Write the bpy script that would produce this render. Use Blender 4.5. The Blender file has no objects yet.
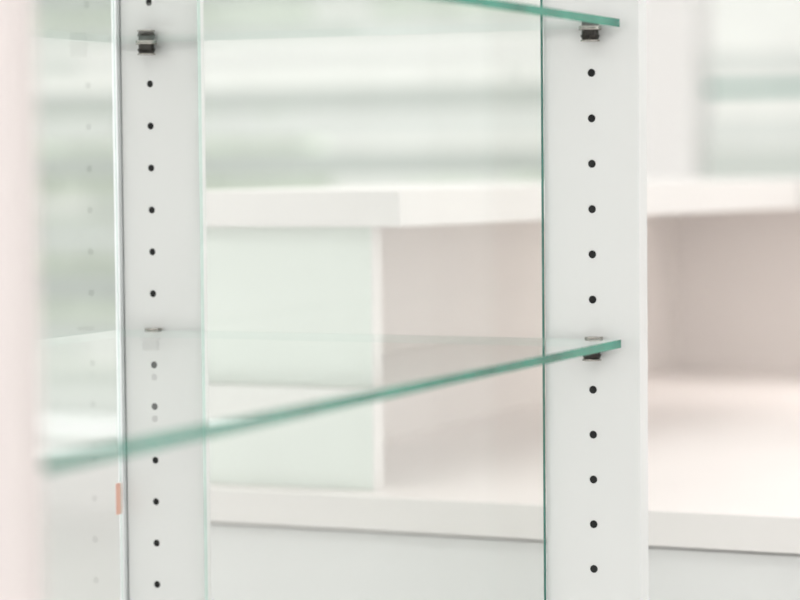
import bpy, bmesh, math, random
from mathutils import Vector, Matrix
random.seed(4)
sc = bpy.context.scene
sc.view_settings.view_transform = 'Standard'
sc.view_settings.look = 'None'
ZC = 1.15   # camera height

# ---------------- materials ----------------
def nodes(name):
    m = bpy.data.materials.new(name); m.use_nodes = True
    return m, m.node_tree.nodes, m.node_tree.links

def paint(name, col, rough=0.45, var=0.02, scale=6.0, metallic=0.0, spec=0.5):
    m, n, l = nodes(name)
    b = n['Principled BSDF']
    b.inputs['Roughness'].default_value = rough
    b.inputs['Metallic'].default_value = metallic
    b.inputs['Specular IOR Level'].default_value = spec
    tc = n.new('ShaderNodeTexCoord'); nz = n.new('ShaderNodeTexNoise')
    nz.inputs['Scale'].default_value = scale; nz.inputs['Detail'].default_value = 4
    r = n.new('ShaderNodeValToRGB')
    r.color_ramp.elements[0].position = .3; r.color_ramp.elements[1].position = .7
    r.color_ramp.elements[0].color = tuple(max(0, c*(1-var)) for c in col)+(1,)
    r.color_ramp.elements[1].color = tuple(min(1, c*(1+var)) for c in col)+(1,)
    l.new(tc.outputs['Object'], nz.inputs['Vector']); l.new(nz.outputs['Fac'], r.inputs['Fac'])
    l.new(r.outputs['Color'], b.inputs['Base Color'])
    return m

def thin_glass(name, tint):
    """glass sheet: clear transmission + Schlick mirror (both surfaces summed on the
    entering side, inner side only transmits)"""
    m, n, l = nodes(name)
    n.remove(n['Principled BSDF']); out = n['Material Output']
    def math_(op, a=None, b=None, c=None):
        x = n.new('ShaderNodeMath'); x.operation = op
        for i,v in enumerate((a,b,c)):
            if v is None: continue
            if isinstance(v,(int,float)): x.inputs[i].default_value = v
            else: l.new(v, x.inputs[i])
        return x.outputs[0]
    g = n.new('ShaderNodeNewGeometry')
    d = n.new('ShaderNodeVectorMath'); d.operation = 'DOT_PRODUCT'
    l.new(g.outputs['Incoming'], d.inputs[0]); l.new(g.outputs['Normal'], d.inputs[1])
    F = math_('MULTIPLY_ADD', math_('POWER', math_('SUBTRACT', 1.0, math_('ABSOLUTE', d.outputs['Value'])), 5.0), .96, .04)
    R = math_('DIVIDE', math_('MULTIPLY', F, 2.0), math_('ADD', F, 1.0))
    R = math_('MULTIPLY', R, math_('SUBTRACT', 1.0, g.outputs['Backfacing']))
    t = n.new('ShaderNodeBsdfTransparent'); t.inputs['Color'].default_value = tint+(1,)
    gl = n.new('ShaderNodeBsdfGlossy'); gl.inputs['Roughness'].default_value = 0.0
    gl.inputs['Color'].default_value = (.99, 1, .995, 1)
    mx = n.new('ShaderNodeMixShader')
    l.new(R, mx.inputs['Fac']); l.new(t.outputs[0], mx.inputs[1]); l.new(gl.outputs[0], mx.inputs[2])
    l.new(mx.outputs[0], out.inputs['Surface'])
    return m

M_UP = paint('powder_coated_upright', (.745,.755,.745), .38, .01)
M_UPN = paint('powder_coated_front_post', (.72,.66,.645), .4, .01)
M_ALU = paint('aluminium_channel', (.80,.82,.83), .25, .03, 30, metallic=.85)
M_STEEL = paint('dark_steel_pin', (.05,.047,.043), .25, .15, 60, metallic=1)
M_NICK = paint('nickel_pin_cap', (.36,.34,.31), .2, .08, 60, metallic=1)
M_HOLE = paint('hole_shade_black', (.004,.004,.004), .7, .1)  # black that stands in for the shade inside the holes
M_GLASS = thin_glass('clear_glass_sheet', (.985,.993,.988))
M_SHELFG = thin_glass('shelf_glass_sheet', (.988,.996,.991))
M_EDGE = paint('green_glass_edge', (.010,.21,.145), .12, .3, 25)
M_EDGE2 = paint('green_glass_edge_dark', (.05,.20,.16), .15, .2, 25)
M_EDGE3 = paint('pale_green_glass_edge', (.58,.72,.67), .2, .08, 25)
M_LAM = paint('white_laminate', (.84,.82,.80), .4, .012)
M_BEIGE = paint('warm_beige_panel', (.86,.82,.795), .5, .012)
M_TOP = paint('counter_surface', (.89,.855,.84), .35, .012)
M_GRN = paint('reflection_tint_panel', (.78,.83,.78), .35, .03, 3)  # green glass tint and window reflections put into the base colour
M_DRAW = paint('drawer_front_white', (.80,.81,.80), .4, .01)
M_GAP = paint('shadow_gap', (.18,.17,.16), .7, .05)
M_WALL = paint('wall_paint', (.88,.87,.86), .8, .01)
M_CEIL = paint('ceiling_paint', (.9,.9,.9), .85, .01)
M_FLOOR = paint('floor_resin', (.76,.75,.74), .35, .03, 2)
M_ORNG = paint('pale_coral_label', (.84,.50,.40), .5, .03)
M_FRAME = paint('window_frame_white', (.85,.84,.83), .4, .01)

# ---------------- geometry helpers ----------------
def box_bm(bm, x0,x1,y0,y1,z0,z1, mi=0):
    vs = [bm.verts.new((x,y,z)) for x in (x0,x1) for y in (y0,y1) for z in (z0,z1)]
    fs = [(0,1,3,2),(4,6,7,5),(0,4,5,1),(2,3,7,6),(0,2,6,4),(1,5,7,3)]
    out=[]
    for f in fs:
        fc = bm.faces.new([vs[i] for i in f]); fc.material_index = mi; out.append(fc)
    return out   # order: -x,+x,-y,+y,-z,+z

def finish(bm, name, mats, parent=None, bevel=0, smooth=False):
    bmesh.ops.recalc_face_normals(bm, faces=bm.faces)
    me = bpy.data.meshes.new(name); bm.to_mesh(me); bm.free()
    for m in mats: me.materials.append(m)
    o = bpy.data.objects.new(name, me); sc.collection.objects.link(o)
    if smooth:
        for p in me.polygons: p.use_smooth = True
    if bevel:
        b = o.modifiers.new('bevel','BEVEL'); b.width = bevel; b.segments = 2; b.limit_method='ANGLE'
    if parent: o.parent = parent
    return o

def boxes(name, lst, mats, parent=None, bevel=0):
    bm = bmesh.new()
    for b in lst: box_bm(bm, *b)
    return finish(bm, name, mats, parent, bevel)

def empty(name):
    e = bpy.data.objects.new(name, None); e.empty_display_size=.1; sc.collection.objects.link(e); return e

def sheet(name, x0,x1,y0,y1,z0,z1, axis, glass, edges, parent, pale=()):
    bm = bmesh.new()
    fs = box_bm(bm, x0,x1,y0,y1,z0,z1, 1)
    for i in (axis*2, axis*2+1): fs[i].material_index = 0
    for i in pale: fs[i].material_index = 2
    return finish(bm, name, [glass, edges, M_EDGE3], parent)

def prism(name, pts, z0, z1, mats, parent=None, bevel=0):
    bm = bmesh.new()
    a=[bm.verts.new((x,y,z0)) for x,y in pts]; b=[bm.verts.new((x,y,z1)) for x,y in pts]
    bm.faces.new(a[::-1]); bm.faces.new(b)
    for i in range(len(pts)):
        j=(i+1)%len(pts); bm.faces.new((a[i],a[j],b[j],b[i]))
    return finish(bm, name, mats, parent, bevel)

# ---------------- glass display cabinet ----------------
cab = empty('glass_display_cabinet')
HZ0 = ZC + .0657           # reference hole
HOLES = [HZ0 - .032*k for k in range(-24, 33)]
B_UP, B_MID = ZC+.0966, ZC-.1274
TH = .0058
SHELVES = [B_UP, B_MID, B_MID-.384, B_UP+.384]
PINK = {-1, 6, 18, -13}

def cyl(bm, c, axis, r, h, seg=20, mi=0, r2=None):
    res = bmesh.ops.create_cone(bm, cap_ends=True, segments=seg, radius1=r, radius2=r if r2 is None else r2, depth=h)
    q = Vector((0,0,1)).rotation_difference(Vector(axis)).to_matrix().to_4x4()
    bmesh.ops.transform(bm, matrix=Matrix.Translation(c)@q, verts=res['verts'])
    fs=set()
    for v in res['verts']:
        for f in v.link_faces: fs.add(f)
    for f in fs: f.material_index = mi

def upright(name, x0,x1,y0,y1, hx, face, mat):
    o = boxes(name, [(x0,x1,y0,y1,.08,2.05)], [mat], cab)
    bmc = bmesh.new()
    yf = y0 if face<0 else y1
    for k,z in zip(range(-24,33),HOLES):
        if k in PINK: continue
        cyl(bmc, (hx, yf, z), (0,1,0), .0027, .008, 20)
    cut = finish(bmc, 'cutter', [M_HOLE])
    bo = o.modifiers.new('holes','BOOLEAN'); bo.object = cut; bo.operation='DIFFERENCE'; bo.solver='EXACT'
    dg = bpy.context.evaluated_depsgraph_get(); dg.update()
    me = bpy.data.meshes.new_from_object(o.evaluated_get(dg))
    o.modifiers.clear(); o.data = me
    bpy.data.objects.remove(cut)
    if len(me.materials)==0: me.materials.append(mat)
    be = o.modifiers.new('bevel','BEVEL'); be.width=.0009; be.segments=2; be.limit_method='ANGLE'; be.angle_limit=math.radians(60)
    bm = bmesh.new()
    for k,z in zip(range(-24,33),HOLES):
        if k in PINK: continue
        cyl(bm, (hx, yf - face*.0024, z), (0,1,0), .0029, .0036, 16)
    finish(bm, name+'_hole_shade_plugs', [M_HOLE], cab)  # black plugs added so the holes look dark with depth
    return o

UR = (-.0367,.0342); UL=(-.381,-.3126); HR=-.0010; HL=-.3562
upright('upright_back_right', *UR, 0,.018, HR, -1, M_UP)
upright('upright_back_left', *UL, 0,.007, HL, -1, M_UP)
upright('upright_front_right', -.038,.0312, -.800,-.782, HR, 1, M_UPN)
upright('upright_front_left', *UL, -.800,-.782, HL, 1, M_UPN)

def pin(name, x, zb, yw, s):
    bm = bmesh.new()
    y = yw + s*.0088
    x += .0025
    cyl(bm, (x, yw+s*.003, zb-.0048), (0,1,0), .0026, .010, 16, 0)
    cyl(bm, (x, y, zb-.0008), (0,0,1), .0080, .0014, 28, 1)
    cyl(bm, (x, y, zb-.0032), (0,0,1), .0060, .0038, 28, 0)
    cyl(bm, (x, y, zb-.0066), (0,0,1), .0056, .0034, 28, 0, .0070)
    cyl(bm, (x, y, zb-.0088), (0,0,1), .0068, .0012, 28, 1)
    # retaining lip above the sheet, hard against the upright
    cyl(bm, (x, yw+s*.0045, zb+TH+.0007), (0,0,1), .0066, .0012, 24, 1)
    return finish(bm, name, [M_STEEL, M_NICK], cab, .0003)
i=0
for zb in SHELVES:
    i+=1
    sheet(f'glass_shelf_{i}', -.379,.0228,-.776,-.0075, zb, zb+TH, 2, M_SHELFG, M_EDGE, cab, pale=(0,3))
    for nm,x in (('right',HR),('left',HL)):
        pin(f'shelf_pin_back_{nm}_{i}', x, zb, 0, -1)
        pin(f'shelf_pin_front_{nm}_{i}', x, zb, -.782, 1)
sheet('back_glass_pane', -.3122,-.0372,-.0045,.0005,.10,2.04, 1, M_GLASS, M_EDGE2, cab, pale=(0,))
sheet('side_glass_pane', -.3885,-.3835,-.782,.002,.10,2.04, 0, M_GLASS, M_EDGE3, cab)
boxes('corner_channel', [(-.3905,-.3815,.0022,.0070,.10,2.04),(-.3832,-.3815,-.0060,.0022,.10,2.04)], [M_ALU], cab, .0005)
boxes('price_label', [(-.3834,-.3832,-.0135,-.0065,ZC-.264,ZC-.240)], [M_ORNG], cab)
boxes('cabinet_plinth', [(-.395,.036,-.805,.022,0,.08)], [M_UP], cab, .002)
boxes('cabinet_top', [(-.395,.036,-.805,.022,2.05,2.09)], [M_UP], cab, .002)

# ---------------- reception counter behind ----------------
cnt = empty('reception_counter')
CT = ZC-.283
boxes('counter_top', [(-.52,2.2,.283,1.69,CT-.030,CT)], [M_TOP], cnt, .0012)
boxes('counter_top_front_edge', [(-.52,2.2,.2815,.2828,CT-.0295,CT-.0008)], [M_LAM], cnt)
prism('upper_ledge', [(-.52,.30),(-.2816,.30),(-.155,1.15),(2.2,1.15),(2.2,1.75),(-.52,1.75)], ZC-.0508, ZC-.019, [M_LAM], cnt, .001)
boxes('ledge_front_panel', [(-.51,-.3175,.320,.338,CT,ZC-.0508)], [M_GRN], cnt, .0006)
boxes('ledge_front_panel_edge_band', [(-.3174,-.3160,.3195,.3385,CT,ZC-.0508)], [M_LAM], cnt)
boxes('ledge_side_wall', [(-.51,-.47,.340,1.69,CT,ZC-.0508)], [M_BEIGE], cnt)
boxes('ledge_back_wall', [(-.51,2.2,1.69,1.73,0,ZC-.0508)], [M_BEIGE], cnt)
m,n,l = nodes('recess_fill_glow'); b=n['Principled BSDF']  # emission for the added fill strip below
b.inputs['Base Color'].default_value=(.9,.9,.9,1); b.inputs['Emission Color'].default_value=(1,.95,.91,1); b.inputs['Emission Strength'].default_value=3.2
boxes('under_ledge_fill_strip', [(-.40,2.1,1.28,1.40,ZC-.0518,ZC-.0509)], [m], cnt)  # unseen glowing strip, added to brighten the recess under the ledge
dr=[]
x=-.51
while x<2.1:
    dr.append((x+.002,x+.678,.298,.316,.10,CT-.034)); x+=.68
boxes('drawer_fronts', dr, [M_DRAW], cnt, .001)
boxes('counter_body', [(-.51,2.18,.317,1.69,.0,CT-.030)], [M_GAP], cnt)

# ---------------- louvred windows in the far wall ----------------
X0,X1,Y0,Y1,H=-7.0,4.0,-4.0,5.6,2.9
WINS=[(-6.8,-1.80),(-1.62,3.8)]
cols=[(.76,.80,.775),(.66,.71,.675),(.84,.86,.84),(.53,.58,.55),(.16,.34,.30)]
smats=[paint(f'louvre_{i}', c, .5, .05, 1.5) for i,c in enumerate(cols)]
for wi,(a,b) in enumerate(WINS):
    e=empty(f'window_{wi+4}')
    boxes('frame',[(a,b,Y1,Y1+.06,.25,.31),(a,b,Y1,Y1+.06,2.55,2.6),(a,a+.03,Y1,Y1+.06,.25,2.6),(b-.03,b,Y1,Y1+.06,.25,2.6)],[M_FRAME],e)
    bm=bmesh.new()
    seq=[(.40,.13,1),(.60,.12,0),(.76,.11,3),(.93,.13,0),(1.04,.05,1),(1.165,.085,3),(1.285,.08,0),(1.37,.07,3),(1.50,.05,1),(1.60,.06,0),(1.70,.08,2),(1.82,.07,0),(1.95,.1,0),(2.1,.08,2),(2.2,.1,1),(2.4,.1,0)]
    if wi==1: seq=[(.45,.13,1),(.70,.1,0),(.95,.12,2),(1.14,.12,1),(1.25,.07,0),(1.375,.028,4),(1.45,.06,0),(1.8,.12,2),(2.1,.12,0)]
    for z,h,k in seq:
        x=a+.04
        while x<b-.05:
            w=min(random.uniform(.9,1.6), b-.04-x)
            kk = k if (k==4 or random.random()<.75) else (k+1)%3
            box_bm(bm, x,x+w,Y1-.07,Y1-.05,z-h/2,z+h/2,kk)
            x+=w
    finish(bm,'louvre_slats',smats,e)
    boxes('louvre_carrier_cords',[(x,x+.006,Y1-.062,Y1-.058,.31,2.56) for x in [a+.3+.8*k for k in range(int((b-a)/.8))]],[M_FRAME],e)
M_HEDGE=paint('pale_foliage',(.66,.72,.62),.8,.15,5)
bm=bmesh.new()
for (x0,x1,h) in ((-9,-3.6,1.25),(-3.3,-.2,.95),(.1,6,1.4)):
    n_=int((x1-x0)/.35)
    for j in range(n_):
        for kz in range(int(h/.35)+1):
            res=bmesh.ops.create_icosphere(bm,subdivisions=2,radius=.3*random.uniform(.8,1.15))
            bmesh.ops.translate(bm,verts=res['verts'],vec=(x0+.35*j+random.uniform(-.08,.08),7.6+random.uniform(-.1,.1),.15+.35*kz*.95))
            for v in res['verts']: v.co+=Vector([random.uniform(-.03,.03) for _ in range(3)])
finish(bm,'hedge',[M_HEDGE])
boxes('terrace_ground',[(-12,10,5.75,14,-.2,-.05)],[paint('pale_paving',(.76,.75,.73),.8,.05,3)])
boxes('terrace_wall',[(-12,10,10,10.2,-.1,2.2)],[paint('pale_render',(.85,.85,.83),.8,.04,3)])

# ---------------- room ----------------
boxes('floor', [(X0,X1,Y0,Y1,-.1,0)], [M_FLOOR])
boxes('ceiling', [(X0,X1,Y0,Y1,H,H+.1)], [M_CEIL])
boxes('wall_back', [(X0-.1,X1+.1,Y1,Y1+.1,0,.25),(X0-.1,X1+.1,Y1,Y1+.1,2.6,H),(X0-.1,-6.8,Y1,Y1+.1,.25,2.6),(-1.80,-1.62,Y1-.08,Y1+.1,.25,2.6),(3.8,X1+.1,Y1,Y1+.1,.25,2.6)], [M_WALL])
boxes('wall_left', [(X0-.1,X0,Y0,Y1,0,.6),(X0-.1,X0,Y0,Y1,2.6,H),(X0-.1,X0,Y0,-3.2,.6,2.6),(X0-.1,X0,4.8,Y1,.6,2.6)], [M_WALL])
boxes('wall_front', [(X0-.1,X1+.1,Y0-.1,Y0,0,.3),(X0-.1,X1+.1,Y0-.1,Y0,2.7,H),(X0-.1,-5.2,Y0-.1,Y0,.3,2.7),(3.4,X1+.1,Y0-.1,Y0,.3,2.7)], [M_WALL])
boxes('wall_right', [(X1,X1+.1,Y0,Y1,0,.3),(X1,X1+.1,Y0,Y1,2.7,H),(X1,X1+.1,Y0,-3.4,.3,2.7),(X1,X1+.1,4.6,Y1,.3,2.7)], [M_WALL])
fr=[]
for x in (-5.2,-3.05,-.9,1.25,3.35): fr.append((x,x+.05,Y0-.08,Y0-.02,.3,2.7))
fr+=[(-5.2,3.4,Y0-.08,Y0-.02,.3,.35),(-5.2,3.4,Y0-.08,Y0-.02,2.65,2.7)]
boxes('window_1', fr, [M_FRAME])
fr=[]
for y in (-3.2,-1.2,.8,2.8,4.75): fr.append((X0-.08,X0-.02,y,y+.05,.6,2.6))
fr+=[(X0-.08,X0-.02,-3.2,4.8,.6,.65),(X0-.08,X0-.02,-3.2,4.8,2.55,2.6)]
boxes('window_2', fr, [M_FRAME])
fr=[]
for y in (-3.4,-1.4,.6,2.6,4.55): fr.append((X1+.02,X1+.08,y,y+.05,.3,2.7))
fr+=[(X1+.02,X1+.08,-3.4,4.6,.3,.35),(X1+.02,X1+.08,-3.4,4.6,2.65,2.7)]
boxes('window_3', fr, [M_FRAME])
m,n,l = nodes('lamp_diffuser'); b=n['Principled BSDF']
b.inputs['Base Color'].default_value=(.9,.9,.9,1); b.inputs['Emission Color'].default_value=(1,.975,.94,1); b.inputs['Emission Strength'].default_value=5
M_LAMP=m
for x in (-4.4,-2.2,0,2.2):
    for y in (-2.2,.6,3.4):
        bm=bmesh.new(); box_bm(bm,x-.63,x+.63,y-.33,y+.33,H-.03,H,0); box_bm(bm,x-.6,x+.6,y-.3,y+.3,H-.034,H-.0302,1)
        finish(bm,'ceiling_panel_light',[M_FRAME,M_LAMP])

# world
w=bpy.data.worlds.new('World'); sc.world=w; w.use_nodes=True
bg=w.node_tree.nodes['Background']; bg.inputs['Color'].default_value=(1,.995,.985,1); bg.inputs['Strength'].default_value=1.53

# ---------------- camera ----------------
yaw=math.atan(1100/2500); p=math.atan(132.0/2500); e=.0092
f=Vector((-math.sin(yaw)*math.cos(p), math.cos(yaw)*math.cos(p), -math.sin(p)))
r0=Vector((math.cos(yaw), math.sin(yaw),0)); u0=r0.cross(f)
up=(u0+e*r0).normalized(); r=(r0-e*u0).normalized()
cd=bpy.data.cameras.new('camera'); cam=bpy.data.objects.new('camera',cd); sc.collection.objects.link(cam)
M=Matrix((( r.x,up.x,-f.x,.586),(r.y,up.y,-f.y,-1.672),(r.z,up.z,-f.z,ZC),(0,0,0,1)))
cam.matrix_world=M
cd.sensor_width=36; cd.lens=112.5; cd.clip_start=.05; cd.clip_end=100
cd.dof.use_dof=True; cd.dof.focus_distance=1.81; cd.dof.aperture_fstop=4.1
sc.camera=cam
